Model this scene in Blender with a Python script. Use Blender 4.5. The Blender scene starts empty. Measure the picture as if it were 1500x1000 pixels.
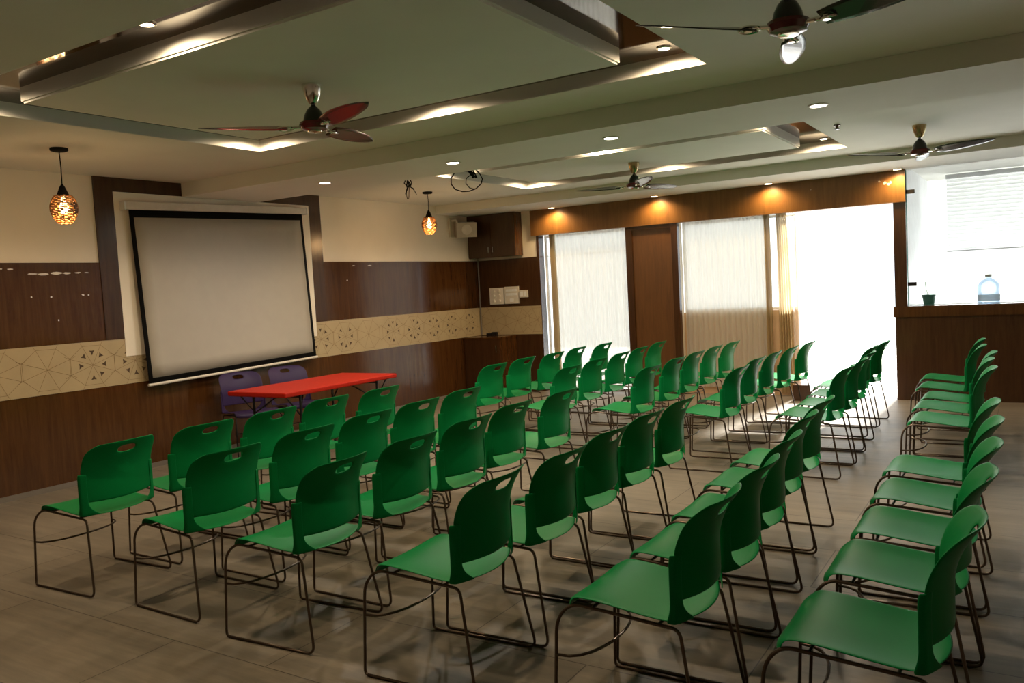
import bpy, bmesh, math, random
from mathutils import Vector, Matrix
random.seed(7)
PI = math.pi
SC = bpy.context.scene
C = SC.collection

# ------------------------------------------------------------------ camera
CAM_Z = 1.55
YAW, PITCH, ROLL, FPX = 0.5671978, -0.0651643, 0.0538221, 1210.37
fwd = Vector((-math.sin(YAW)*math.cos(PITCH), math.cos(YAW)*math.cos(PITCH), math.sin(PITCH)))
rgt = Vector((math.cos(YAW), math.sin(YAW), 0.0))
dwn = fwd.cross(rgt)
r2 = rgt*math.cos(ROLL) + dwn*math.sin(ROLL)
d2 = -rgt*math.sin(ROLL) + dwn*math.cos(ROLL)
cam_data = bpy.data.cameras.new('camera')
cam = bpy.data.objects.new('camera', cam_data)
C.objects.link(cam)
m = Matrix.Identity(4)
for i in range(3):
    m[i][0] = r2[i]; m[i][1] = -d2[i]; m[i][2] = -fwd[i]
m[0][3], m[1][3], m[2][3] = 0.0, 0.0, CAM_Z
cam.matrix_world = m
cam_data.sensor_width = 36.0
cam_data.lens = 36.0*FPX/1500.0
cam_data.clip_start = 0.05
SC.camera = cam

# ------------------------------------------------------------------ world, exposure
W = bpy.data.worlds.new('daylight'); SC.world = W
W.use_nodes = True
bgn = W.node_tree.nodes['Background']
bgn.inputs[0].default_value = (0.90, 0.96, 1.0, 1)
bgn.inputs[1].default_value = 1.9
SC.view_settings.view_transform = 'Standard'
SC.view_settings.look = 'None'
SC.view_settings.gamma = 1
SC.view_settings.use_curve_mapping = False
SC.view_settings.exposure = 0.4
cy = SC.cycles
cy.use_denoising = True
cy.max_bounces = 8
cy.diffuse_bounces = 4
cy.glossy_bounces = 4
cy.transparent_max_bounces = 12
cy.transmission_bounces = 6
cy.sample_clamp_indirect = 4.0
cy.caustics_reflective = False
cy.caustics_refractive = False
WARM = (1.0, 0.76, 0.48)
SOFT = (1.0, 0.90, 0.76)
E_RECESS, E_BEAM, E_SOFFIT, E_PEND = 42.0, 48.0, 30.0, 14.0

SUN = bpy.data.lights.new('sun', 'SUN'); SUN.energy = 24.0; SUN.angle = math.radians(6); SUN.color = (1.0, 0.97, 0.92)
sun = bpy.data.objects.new('sun', SUN); C.objects.link(sun)
sun.rotation_euler = Vector((-0.06, -1.0, -0.80)).to_track_quat('-Z', 'Y').to_euler()

def portal(name, x0, x1, y, z0, z1):
    L = bpy.data.lights.new(name, 'AREA'); L.shape = 'RECTANGLE'
    L.size = x1-x0; L.size_y = z1-z0
    L.cycles.is_portal = True
    o = bpy.data.objects.new(name, L); C.objects.link(o)
    o.location = ((x0+x1)/2, y, (z0+z1)/2)
    o.rotation_euler = (-PI/2, 0, 0)     # facing -y, into the room
portal('window_portal', -6.13, -4.76, 10.72, 0.0, 2.28)
portal('window_portal', -3.99, -2.50, 10.72, 1.085, 2.28)
portal('window_portal', -2.50, -1.39, 10.72, 0.0, 2.28)
portal('window_portal', -1.24, 2.75, 10.72, 1.09, 2.62)

# ------------------------------------------------------------------ materials
def nt(name):
    mt = bpy.data.materials.new(name); mt.use_nodes = True
    t = mt.node_tree
    return mt, t, t.nodes['Principled BSDF']
def lin(r, g, b):
    f = lambda c: (c/255/12.92) if c/255 <= 0.04045 else ((c/255+0.055)/1.055)**2.4
    return (f(r), f(g), f(b), 1)
def mat(name, col, rough=0.5, metal=0.0, var=0.06, scale=8.0, spec=0.5, coat=0.0):
    mt, t, b = nt(name)
    n = t.nodes.new('ShaderNodeTexNoise'); n.inputs['Scale'].default_value = scale; n.inputs['Detail'].default_value = 4
    tc = t.nodes.new('ShaderNodeTexCoord'); t.links.new(tc.outputs['Object'], n.inputs['Vector'])
    r = t.nodes.new('ShaderNodeValToRGB')
    r.color_ramp.elements[0].position = 0.3; r.color_ramp.elements[1].position = 0.7
    r.color_ramp.elements[0].color = tuple(c*(1-var) for c in col[:3])+(1,)
    r.color_ramp.elements[1].color = tuple(min(1, c*(1+var)) for c in col[:3])+(1,)
    t.links.new(n.outputs['Fac'], r.inputs['Fac']); t.links.new(r.outputs['Color'], b.inputs['Base Color'])
    b.inputs['Roughness'].default_value = rough; b.inputs['Metallic'].default_value = metal
    b.inputs['Specular IOR Level'].default_value = spec; b.inputs['Coat Weight'].default_value = coat
    b.inputs['Coat Roughness'].default_value = 0.1
    return mt
def wood(name, c0, c1, rough=0.3, sc=(14, 14, 1.2), coat=0.0, spec=0.5):
    mt, t, b = nt(name)
    tc = t.nodes.new('ShaderNodeTexCoord'); mp = t.nodes.new('ShaderNodeMapping')
    mp.inputs['Scale'].default_value = sc
    t.links.new(tc.outputs['Object'], mp.inputs['Vector'])
    n = t.nodes.new('ShaderNodeTexNoise'); n.inputs['Scale'].default_value = 1.6
    n.inputs['Detail'].default_value = 8; n.inputs['Roughness'].default_value = 0.65; n.inputs['Distortion'].default_value = 0.6
    t.links.new(mp.outputs['Vector'], n.inputs['Vector'])
    r = t.nodes.new('ShaderNodeValToRGB')
    r.color_ramp.elements[0].position = 0.32; r.color_ramp.elements[1].position = 0.72
    r.color_ramp.elements[0].color = c0; r.color_ramp.elements[1].color = c1
    t.links.new(n.outputs['Fac'], r.inputs['Fac']); t.links.new(r.outputs['Color'], b.inputs['Base Color'])
    b.inputs['Roughness'].default_value = rough; b.inputs['Coat Weight'].default_value = coat
    b.inputs['Specular IOR Level'].default_value = spec
    return mt
def emis(name, col, strength):
    mt, t, b = nt(name)
    b.inputs['Base Color'].default_value = (0.8, 0.8, 0.8, 1)
    b.inputs['Emission Color'].default_value = tuple(col[:3])+(1,)
    b.inputs['Emission Strength'].default_value = strength
    return mt

M = {}
M['plaster'] = mat('cream_plaster', (0.80, 0.735, 0.635), 0.32, var=0.03, scale=3, spec=0.35)
M['ceiling'] = mat('ceiling_paint', (0.76, 0.75, 0.70), 0.75, var=0.03, scale=2)
M['wood'] = wood('brown_laminate', (0.046, 0.0165, 0.0042, 1), (0.088, 0.0345, 0.0088, 1), 0.17, coat=0.08)
M['wooddark'] = wood('dark_brown_laminate', (0.036, 0.0145, 0.0055, 1), (0.066, 0.027, 0.010, 1), 0.24)
M['gloss'] = wood('mirror_gloss_laminate', (0.050, 0.020, 0.009, 1), (0.095, 0.040, 0.015, 1), 0.06, sc=(1.2, 14, 14), coat=0.15)
M['band'] = mat('yellow_cream_board', (0.40, 0.315, 0.185), 0.45, var=0.05, scale=5)
M['bandline'] = mat('carved_line_brown', (0.20, 0.13, 0.06), 0.7)
M['bandtri'] = mat('carved_triangle_dark', (0.07, 0.04, 0.02), 0.7)
M['chip'] = mat('bare_plaster_chip', (0.65, 0.58, 0.48), 0.8)
M['tan'] = mat('tan_wall_paint', (0.60, 0.40, 0.24), 0.7)
M['skirt'] = mat('grey_skirting', (0.16, 0.14, 0.12), 0.5)
M['green'] = mat('green_plastic', (0.004, 0.180, 0.047), 0.36, var=0.04, scale=4, spec=0.04)
M['purple'] = mat('purple_plastic', (0.030, 0.017, 0.066), 0.45, spec=0.2, var=0.04, scale=4)
M['rod'] = mat('bronze_steel_rod', (0.105, 0.075, 0.055), 0.32, metal=0.8, scale=20)
M['blackrod'] = mat('black_steel_rod', (0.012, 0.012, 0.014), 0.4, metal=0.3)
M['red'] = mat('red_plastic_tabletop', (0.36, 0.014, 0.006), 0.5, spec=0.12, var=0.04)
M['white'] = mat('white_plastic', (0.62, 0.58, 0.52), 0.4)
M['speaker'] = mat('cream_speaker_shell', (0.46, 0.41, 0.34), 0.5)
M['screen'] = mat('projection_fabric', (0.41, 0.385, 0.345), 0.9, var=0.02, spec=0.1)
M['black'] = mat('black_plastic', (0.010, 0.009, 0.009), 0.75, spec=0.12)
M['blackcloth'] = mat('black_border_cloth', (0.008, 0.008, 0.009), 0.9, spec=0.1)
M['chrome'] = mat('chrome', (0.78, 0.76, 0.70), 0.12, metal=1.0, var=0.01)
M['brass'] = mat('antique_brass', (0.50, 0.40, 0.22), 0.22, metal=1.0)
M['maroon'] = mat('maroon_lacquer', (0.085, 0.006, 0.008), 0.22, coat=0.4)
M['fanblack'] = mat('black_lacquer', (0.010, 0.010, 0.013), 0.2, coat=0.3)
M['fascia'] = wood('amber_brown_fascia', (0.140, 0.060, 0.013, 1), (0.215, 0.098, 0.024, 1), 0.4)
M['doortone'] = wood('door_laminate', (0.085, 0.033, 0.009, 1), (0.140, 0.060, 0.018, 1), 0.35)
M['outer'] = mat('pale_balcony_tile', (0.55, 0.53, 0.50), 0.7)
M['ledge'] = mat('white_ledge', (0.75, 0.76, 0.78), 0.5)
M['potgreen'] = mat('green_pot', (0.03, 0.16, 0.12), 0.4)
M['leaf'] = mat('leaf_green', (0.10, 0.22, 0.06), 0.6)
M['lamp_white'] = emis('downlight_lens_glow', (1.0, 0.93, 0.80), 14)
M['lamp_warm'] = emis('spotlight_lens_glow', (1.0, 0.78, 0.50), 14)
M['bulb'] = emis('filament_bulb_glow', (1.0, 0.66, 0.28), 9)
M['rope'] = mat('amber_rope', (0.36, 0.15, 0.035), 0.7, scale=30, var=0.3)
M['darkrope'] = mat('dark_rope', (0.06, 0.022, 0.008), 0.8, scale=30, var=0.3)

def floor_mat():
    mt, t, b = nt('grey_brown_floor_tile')
    N, L = t.nodes, t.links
    tc = N.new('ShaderNodeTexCoord')
    mp = N.new('ShaderNodeMapping'); mp.inputs['Location'].default_value = (4.615, -2.28, 0)
    L.new(tc.outputs['Object'], mp.inputs['Vector'])
    br = N.new('ShaderNodeTexBrick'); br.offset = 0.5
    br.inputs['Scale'].default_value = 1.0; br.inputs['Mortar Size'].default_value = 0.0028
    br.inputs['Mortar Smooth'].default_value = 0.1; br.inputs['Bias'].default_value = 0
    br.inputs['Brick Width'].default_value = 1.22; br.inputs['Row Height'].default_value = 0.61
    br.inputs['Color1'].default_value = (0.205, 0.175, 0.137, 1); br.inputs['Color2'].default_value = (0.238, 0.204, 0.162, 1)
    br.inputs['Mortar'].default_value = (0.075, 0.062, 0.05, 1)
    L.new(mp.outputs['Vector'], br.inputs['Vector'])
    ms = N.new('ShaderNodeMapping'); ms.inputs['Scale'].default_value = (0.9, 9.0, 1)
    L.new(tc.outputs['Object'], ms.inputs['Vector'])
    n = N.new('ShaderNodeTexNoise'); n.inputs['Scale'].default_value = 1.5; n.inputs['Detail'].default_value = 8; n.inputs['Roughness'].default_value = 0.7
    L.new(ms.outputs['Vector'], n.inputs['Vector'])
    r = N.new('ShaderNodeValToRGB')
    r.color_ramp.elements[0].position = 0.3; r.color_ramp.elements[0].color = (0.66, 0.66, 0.66, 1)
    r.color_ramp.elements[1].position = 0.72; r.color_ramp.elements[1].color = (1.15, 1.13, 1.1, 1)
    L.new(n.outputs['Fac'], r.inputs['Fac'])
    mx = N.new('ShaderNodeMix'); mx.data_type = 'RGBA'; mx.blend_type = 'MULTIPLY'; mx.inputs[0].default_value = 1.0
    L.new(br.outputs['Color'], mx.inputs[6]); L.new(r.outputs['Color'], mx.inputs[7])
    L.new(mx.outputs[2], b.inputs['Base Color']); b.inputs['Specular IOR Level'].default_value = 0.22
    mr = N.new('ShaderNodeMapRange'); mr.inputs[3].default_value = 0.34; mr.inputs[4].default_value = 0.48
    L.new(n.outputs['Fac'], mr.inputs[0]); L.new(mr.outputs[0], b.inputs['Roughness'])
    bp = N.new('ShaderNodeBump'); bp.inputs['Strength'].default_value = 0.15; bp.inputs['Distance'].default_value = 0.002
    L.new(br.outputs['Fac'], bp.inputs['Height']); bp.invert = True
    L.new(bp.outputs['Normal'], b.inputs['Normal'])
    return mt
M['floor'] = floor_mat()

def curtain_mat(name, col, tr):
    mt = bpy.data.materials.new(name); mt.use_nodes = True
    t = mt.node_tree; t.nodes.clear(); N, L = t.nodes, t.links
    out = N.new('ShaderNodeOutputMaterial')
    tc = N.new('ShaderNodeTexCoord'); mp = N.new('ShaderNodeMapping'); mp.inputs['Scale'].default_value = (70, 4, 0.25)
    no = N.new('ShaderNodeTexNoise'); no.inputs['Scale'].default_value = 1.0
    L.new(tc.outputs['Object'], mp.inputs['Vector']); L.new(mp.outputs['Vector'], no.inputs['Vector'])
    rp = N.new('ShaderNodeValToRGB')
    rp.color_ramp.elements[0].color = tuple(c*0.9 for c in col)+(1,); rp.color_ramp.elements[1].color = tuple(col)+(1,)
    L.new(no.outputs['Fac'], rp.inputs['Fac'])
    a = N.new('ShaderNodeBsdfTransparent'); a.inputs[0].default_value = (1.0, 0.985, 0.95, 1)
    b = N.new('ShaderNodeBsdfTranslucent'); d = N.new('ShaderNodeBsdfDiffuse')
    L.new(rp.outputs[0], b.inputs[0]); L.new(rp.outputs[0], d.inputs[0])
    m1 = N.new('ShaderNodeMixShader'); m1.inputs[0].default_value = 0.4
    L.new(b.outputs[0], m1.inputs[1]); L.new(d.outputs[0], m1.inputs[2])
    m2 = N.new('ShaderNodeMixShader'); m2.inputs[0].default_value = 1-tr
    L.new(a.outputs[0], m2.inputs[1]); L.new(m1.outputs[0], m2.inputs[2])
    L.new(m2.outputs[0], out.inputs[0])
    return mt
M['sheer'] = curtain_mat('ivory_sheer_cloth', (0.77, 0.75, 0.70), 0.13)
M['ivory'] = curtain_mat('gathered_ivory_cloth', (0.74, 0.62, 0.41), 0.06)
M['sheer3'] = curtain_mat('thin_white_sheer_cloth', (0.94, 0.92, 0.88), 0.70)
M['blind'] = curtain_mat('white_blind_slat', (0.93, 0.95, 0.97), 0.30)

def glass_mat(name, tint, refl):
    mt = bpy.data.materials.new(name); mt.use_nodes = True
    t = mt.node_tree; t.nodes.clear(); N, L = t.nodes, t.links
    out = N.new('ShaderNodeOutputMaterial')
    a = N.new('ShaderNodeBsdfTransparent'); a.inputs[0].default_value = tuple(tint)+(1,)
    g = N.new('ShaderNodeBsdfGlossy'); g.inputs['Roughness'].default_value = 0.02
    fr = N.new('ShaderNodeFresnel'); fr.inputs[0].default_value = 1.45
    mr = N.new('ShaderNodeMath'); mr.operation = 'MULTIPLY'; mr.inputs[1].default_value = refl
    L.new(fr.outputs[0], mr.inputs[0])
    m2 = N.new('ShaderNodeMixShader'); L.new(mr.outputs[0], m2.inputs[0])
    L.new(a.outputs[0], m2.inputs[1]); L.new(g.outputs[0], m2.inputs[2]); L.new(m2.outputs[0], out.inputs[0])
    return mt
M['glass'] = glass_mat('clear_pane', (0.95, 0.97, 0.97), 0.8)
M['glassedge'] = mat('green_glass_edge', (0.10, 0.34, 0.31), 0.2)
M['jar'] = glass_mat('pale_blue_plastic', (0.50, 0.57, 0.64), 0.5)

# ------------------------------------------------------------------ mesh builder
class MB:
    def __init__(s): s.v = []; s.f = []; s.mi = []
    def add(s, vs, fs, mi=0):
        o = len(s.v); s.v += [tuple(p) for p in vs]
        for f in fs: s.f.append(tuple(o+i for i in f)); s.mi.append(mi)
        return s
    def box(s, x0, x1, y0, y1, z0, z1, mi=0):
        vs = [(x0,y0,z0),(x1,y0,z0),(x1,y1,z0),(x0,y1,z0),(x0,y0,z1),(x1,y0,z1),(x1,y1,z1),(x0,y1,z1)]
        return s.add(vs, [(3,2,1,0),(4,5,6,7),(0,1,5,4),(1,2,6,5),(2,3,7,6),(3,0,4,7)], mi)
    def tube(s, pts, r, closed=False, n=8, mi=0, caps=True):
        P = [Vector(p) for p in pts]; k = len(P)
        T = []
        for i in range(k):
            a = P[(i-1) % k] if (closed or i > 0) else P[i]
            b = P[(i+1) % k] if (closed or i < k-1) else P[i]
            T.append((b-a).normalized())
        up = Vector((0, 0, 1)) if abs(T[0].z) < 0.9 else Vector((1, 0, 0))
        nrm = (up - T[0]*up.dot(T[0])).normalized()
        vs = []
        for i in range(k):
            nrm = (nrm - T[i]*nrm.dot(T[i])).normalized()
            bi = T[i].cross(nrm)
            rr = r[i] if isinstance(r, (list, tuple)) else r
            for j in range(n):
                a = 2*PI*j/n
                vs.append(P[i] + nrm*math.cos(a)*rr + bi*math.sin(a)*rr)
        fs = []
        for i in range(k if closed else k-1):
            i2 = (i+1) % k
            off = 0
            if closed and i2 == 0:      # align the seam
                best = min(range(n), key=lambda q: (vs[q]-vs[i*n]).length)
                off = best
            for j in range(n):
                fs.append((i*n+j, i*n+(j+1) % n, i2*n+(j+1+off) % n, i2*n+(j+off) % n))
        if caps and not closed:
            fs.append(tuple(range(n-1, -1, -1))); fs.append(tuple((k-1)*n+j for j in range(n)))
        return s.add(vs, fs, mi)
    def lathe(s, prof, c=(0, 0, 0), n=24, mi=0, cap0=False, cap1=False):
        vs = []; k = len(prof)
        for (r, z) in prof:
            for j in range(n):
                a = 2*PI*j/n; vs.append((c[0]+r*math.cos(a), c[1]+r*math.sin(a), c[2]+z))
        fs = [(i*n+j, i*n+(j+1) % n, (i+1)*n+(j+1) % n, (i+1)*n+j) for i in range(k-1) for j in range(n)]
        if cap0: fs.append(tuple(range(n-1, -1, -1)))
        if cap1: fs.append(tuple((k-1)*n+j for j in range(n)))
        return s.add(vs, fs, mi)
    def grid(s, fn, nu, nv, mi=0):
        vs = [fn(i/nu, j/nv) for i in range(nu+1) for j in range(nv+1)]
        w = nv+1
        return s.add(vs, [(i*w+j, (i+1)*w+j, (i+1)*w+j+1, i*w+j+1) for i in range(nu) for j in range(nv)], mi)
    def mesh(s, name, mats, smooth=False):
        me = bpy.data.meshes.new(name); me.from_pydata(s.v, [], s.f)
        for mt in (mats if isinstance(mats, (list, tuple)) else [mats]): me.materials.append(mt)
        me.polygons.foreach_set('material_index', s.mi)
        bm = bmesh.new(); bm.from_mesh(me); bmesh.ops.recalc_face_normals(bm, faces=bm.faces); bm.to_mesh(me); bm.free()
        if smooth:
            me.polygons.foreach_set('use_smooth', [True]*len(me.polygons))
            try: me.set_sharp_from_angle(angle=math.radians(40))
            except Exception: pass
        me.update(); return me
    def build(s, name, mats, parent=None, smooth=False, loc=None):
        o = bpy.data.objects.new(name, s.mesh(name, mats, smooth)); C.objects.link(o)
        if parent: o.parent = parent
        if loc: o.location = loc
        return o
def fillet(pts, rad, closed=False, seg=5):
    P = [Vector(p) for p in pts]; k = len(P); out = []
    for i in range(k):
        r = rad[i] if isinstance(rad, (list, tuple)) else rad
        if (not closed and i in (0, k-1)) or r <= 0: out.append(P[i]); continue
        a, b, c = P[(i-1) % k], P[i], P[(i+1) % k]
        u = (a-b); w = (c-b)
        ru = min(r, u.length*0.48); rw = min(r, w.length*0.48)
        p0 = b+u.normalized()*ru; p1 = b+w.normalized()*rw
        for q in range(seg+1):
            t = q/seg
            out.append(p0*(1-t)**2 + b*2*t*(1-t) + p1*t*t)
    return out
def bake(o, mods):
    for typ, kw in mods:
        md = o.modifiers.new(typ, typ)
        for k_, v_ in kw.items(): setattr(md, k_, v_)
    bpy.context.view_layer.update()
    me = bpy.data.meshes.new_from_object(o.evaluated_get(bpy.context.evaluated_depsgraph_get()))
    o.modifiers.clear(); old = o.data; o.data = me; bpy.data.meshes.remove(old)
    me.name = o.name
    me.polygons.foreach_set('use_smooth', [True]*len(me.polygons))
    return o
def tag(o, label, cat, group=None, kind=None):
    o['label'] = label; o['category'] = cat
    if group: o['group'] = group
    if kind: o['kind'] = kind
    return o
def thing(name, label, cat, loc=(0, 0, 0), rz=0.0, group=None):
    o = bpy.data.objects.new(name, None); C.objects.link(o)
    o.empty_display_size = 0.1
    o.location = loc; o.rotation_euler = (0, 0, rz)
    return tag(o, label, cat, group)
def struct(o, label, cat):
    o['kind'] = 'structure'; o['label'] = label; o['category'] = cat
    return o
def copy_tree(o, parent=None):
    c = o.copy(); C.objects.link(c); c.parent = parent
    for ch in list(o.children): copy_tree(ch, c)
    return c
def spot(name, parent, loc, energy, col, cone=150, blend=0.6, size=0.03, aim=None):
    L = bpy.data.lights.new(name, 'SPOT'); L.energy = energy; L.color = col
    L.spot_size = math.radians(cone); L.spot_blend = blend; L.shadow_soft_size = size
    o = bpy.data.objects.new(name, L); C.objects.link(o); o.parent = parent; o.location = loc
    if aim: o.rotation_euler = Vector(aim).to_track_quat('-Z', 'Y').to_euler()
    return o

# ------------------------------------------------------------------ room shell
XL, XR, YB, YF = -7.245, 2.75, -2.2, 10.49
ZC, ZR, ZBEAM, ZS = 2.767, 2.86, 2.63, 2.65
struct(MB().box(XL-0.15, XR+0.15, YB-0.15, 10.66, -0.1, 0.0).build('floor', M['floor']), 'grey brown tiled hall floor with long staggered tiles', 'floor')
struct(MB().box(-12, 8, 10.66, 18, -0.12, -0.01).build('floor', M['outer']), 'bright pale balcony floor outside the windows', 'floor')

struct(MB().box(-12, -2.62, 10.66, 14.5, 2.72, 2.85).box(-1.30, 8, 10.66, 14.5, 2.72, 2.85).build('ceiling', M['ceiling'] if 'ceiling' in M else M['outer']), 'unseen overhang added to keep sun off the windows and glass', 'overhang')  # added out of view: slabs block sun and sky except over the doorway

# ceiling with the two shallow recesses, the dropped cross beam and the soffit over the windows
RX0, RX1 = -5.36, -1.57
REC = [(2.252, 4.73), (7.06, 8.94)]
ce = MB()
def cbox(x0, x1, y0, y1, z0=ZC): ce.box(x0, x1, y0, y1, z0, ZC+0.25)
cbox(XL-0.15, RX0, YB-0.15, YF+0.2); cbox(RX1, XR+0.15, YB-0.15, YF+0.2)
cbox(RX0, RX1, YB-0.15, REC[0][0]); cbox(RX0, RX1, REC[0][1], REC[1][0]); cbox(RX0, RX1, REC[1][1], YF+0.2)
for (a, b) in REC:
    bd = 0.014
    for (x0, x1, y0, y1) in ((RX0, RX1, a, a+bd), (RX0, RX1, b-bd, b), (RX0, RX0+bd, a+bd, b-bd), (RX1-bd, RX1, a+bd, b-bd)):
        ce.box(x0, x1, y0, y1, ZC+0.001, ZC+0.012)
struct(ce.build('ceiling', M['ceiling']), 'cream painted false ceiling with two shallow rectangular recesses', 'ceiling')
struct(MB().box(XL, XR, 5.33, 6.27, ZBEAM, ZC+0.01).build('trim_1', M['ceiling']), 'dropped ceiling beam crossing the hall past the screen', 'beam')
struct(MB().box(XL, XR, 9.52, YF+0.16, ZS, ZC+0.01).build('trim_2', M['ceiling']), 'lowered soffit above the windows', 'soffit')
for k, (a, b) in enumerate(REC):
    struct(MB().box(RX0, RX1, a, b, ZR, ZR+0.05).build('trim_%d' % (3+k), M['gloss']), ('mirror gloss wood lining of the nearer ceiling recess', 'mirror gloss wood lining of the farther ceiling recess')[k], 'ceiling lining')
    sl = MB(); g = 0.385
    x0, x1, y0, y1 = RX0+g+0.005, RX1-g-0.013, a+g-(0.0 if k == 0 else 0.24), b-g+0.03-(0 if k == 0 else 0.0)
    if k: y0 = a+0.16; y1 = b-0.42; x1 = RX1-0.38; x0 = RX0+0.38
    sl.box(x0, x1, y0, y1, ZC+0.012, ZR+0.001); sl.box(x0+0.010, x1-0.010, y0+0.010, y1-0.010, ZC, ZC+0.012)
    struct(sl.build('trim_%d' % (5+k), M['ceiling']), ('floating cream slab inside the nearer ceiling recess', 'floating cream slab inside the farther ceiling recess')[k], 'ceiling slab')

# left wall
def star_band(mb, fn, u0, u1, z0, z1, stars, flip=1):
    """carved star lines and cut triangles; fn(u,z,h) -> point on the board, h above it"""
    def strip(p, q, w, mi):
        (a, b), (c, d) = p, q
        L_ = math.hypot(c-a, d-b)
        if L_ < 1e-5: return
        nx, nz = -(d-b)/L_*w/2, (c-a)/L_*w/2
        mb.add([fn(a+nx, b+nz, .0012), fn(c+nx, d+nz, .0012), fn(c-nx, d-nz, .0012), fn(a-nx, b-nz, .0012)], [(0, 1, 2, 3)], mi)
    def clip(u, z): return (min(max(u, u0), u1), min(max(z, z0+0.004), z1-0.004))
    zc = (z0+z1)/2; hh = (z1-z0)/2
    for (uc, tri) in stars:
        pts = []
        for k in range(8):
            a = PI/8 + k*PI/4
            pts.append((uc+0.226*math.cos(a), zc+hh*0.90*math.sin(a)))
        for k in range(8):
            strip((uc, zc), clip(*pts[k]), 0.003, 1)
            strip(clip(*pts[k]), clip(*pts[(k+1) % 8]), 0.003, 1)
            a = k*PI/4
            far = (uc+0.27*math.cos(a), zc+hh*1.3*math.sin(a))
            strip(clip(*pts[k]), clip(pts[k][0]*1.0+0.05*math.cos(PI/8+k*PI/4), pts[k][1]+0.06*math.sin(PI/8+k*PI/4)), 0.003, 1)
            if tri and (k*3+int(uc*10)) % 8 != 1:
                cx, cz = uc+0.112*math.cos(a), zc+0.118*math.sin(a)
                for q in range(3):      # three-pointed cut
                    b_ = a+PI+q*2*PI/3
                    e0 = (cx+0.030*math.cos(b_), cz+0.030*math.sin(b_))
                    w = 0.012
                    e1 = (cx+w*math.cos(b_+PI/3), cz+w*math.sin(b_+PI/3)); e2 = (cx+w*math.cos(b_-PI/3), cz+w*math.sin(b_-PI/3))
                    mb.add([fn(*clip(*e0), .0016), fn(*clip(*e1), .0016), fn(cx, cz, .0016), fn(*clip(*e2), .0016)], [(0, 1, 2, 3)], 2)
wl = struct(MB().box(XL-0.15, XL, YB-0.15, 10.66, 0, ZC+0.25).build('wall_left', M['plaster']), 'left wall with cream plaster, brown panelling and a carved band', 'wall')
lw = MB().box(XL, XL+0.012, YB, YF, 0.045, 0.842)
lw.build('lower_wood_panel', M['wood'], wl)
up = MB().box(XL, XL+0.012, YB, 4.587, 1.265, 1.98).box(XL, XL+0.012, 7.036, YF, 1.265, 1.98)
for (y, z, w, h) in [(3.50, 1.93, .16, .012), (3.62, 1.925, .06, .02), (3.80, 1.885, .10, .012), (3.90, 1.882, .12, .020), (4.00, 1.888, .14, .026), (4.10, 1.886, .08, .020), (4.20, 1.890, .06, .014), (4.28, 1.89, .05, .01),
                     (3.775, 1.689, .018, .016), (3.945, 1.682, .02, .016), (4.23, 1.69, .03, .014), (4.28, 1.688, .02, .012), (3.99, 1.477, .016, .014), (7.75, 1.93, .06, .010), (8.05, 1.93, .09, .012), (7.62, 1.75, .03, .012)]:
    n = 9
    vs = [(XL+0.0128, y+w/2*math.cos(2*PI*i/n)*random.uniform(.6, 1.1), z+h/2*math.sin(2*PI*i/n)*random.uniform(.6, 1.2)) for i in range(n)]
    up.add(vs, [tuple(range(n))], 1)
up.build('upper_wood_panel', [M['wood'], M['chip']], wl)
fr = MB().box(XL, XL+0.022, 4.410, 4.590, 1.265, ZC).box(XL, XL+0.022, 7.038, 7.225, 1.265, ZC).box(XL, XL+0.022, 4.590, 7.038, 2.636, ZC)
fr.build('wood_surround', M['wooddark'], wl)
MB().box(XL, XL+0.024, 4.590, 7.038, 1.10, 2.636).build('cream_backing_panel', M['plaster'], wl)
bd = MB().box(XL, XL+0.018, YB, YF, 0.842, 1.265)
stars = [(3.42, False), (3.85, False), (4.26, True), (4.68, True)] + [(7.10, True), (7.52, True), (7.94, False), (8.42, True), (8.86, True), (9.30, True), (9.74, True), (10.18, True)]
star_band(bd, lambda u, z, h: (XL+0.018+h, u, z), YB, YF, 0.842, 1.265, stars)
bd.build('carved_band', [M['band'], M['bandline'], M['bandtri']], wl)
struct(MB().box(XL, XL+0.02, YB, YF, 0, 0.045).build('baseboard_left', M['skirt']), 'grey skirting along the left wall', 'skirting')

# far wall
wf = MB()
wf.box(XL, -6.135, YF, 10.64, 0, ZS+0.02)                   # solid part by the corner
wf.box(-4.755, -4.0, YF+0.06, 10.64, 0, ZS+0.02)            # behind the wood door panel
wf.box(-6.135, -1.255, YF+0.09, 10.64, 2.285, ZS+0.02)        # lintel
wfo = struct(wf.build('wall_far', M['plaster']), 'far window wall with curtained openings', 'wall')
MB().box(XL+0.018, -6.135, YF-0.012, YF, 0.0, 0.846).box(XL+0.018, -6.135, YF-0.012, YF, 1.265, 1.98).build('wood_panel', M['wooddark'], wfo)
b2 = MB().box(XL+0.018, -6.135, YF-0.018, YF, 0.846, 1.265)
star_band(b2, lambda u, z, h: (u, YF-0.018-h, z), XL+0.02, -6.137, 0.846, 1.265, [(-6.98, False), (-6.55, False), (-6.2, False)])
b2.build('carved_band', [M['band'], M['bandline'], M['bandtri']], wfo)
fa = MB().box(-6.24, -1.25, YF-0.03, YF+0.09, 2.285, ZS+0.005)
for (x, z, w) in [(-1.46, 2.52, .05), (-1.52, 2.54, .03), (-1.42, 2.50, .04), (-1.40, 2.52, .03), (-2.28, 2.53, .015)]:
    n = 8; fa.add([(x+w/2*math.cos(2*PI*i/n)*random.uniform(.5, 1.1), YF-0.0305, z+w/2*math.sin(2*PI*i/n)*random.uniform(.4, 1)) for i in range(n)], [tuple(range(n))], 1)
fa.build('wood_fascia', [M['fascia'], M['chip']], wfo)
MB().box(-6.165, -6.125, YF-0.01, 10.62, 0, 2.285).build('window_jamb', M['wooddark'], wfo)
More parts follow.
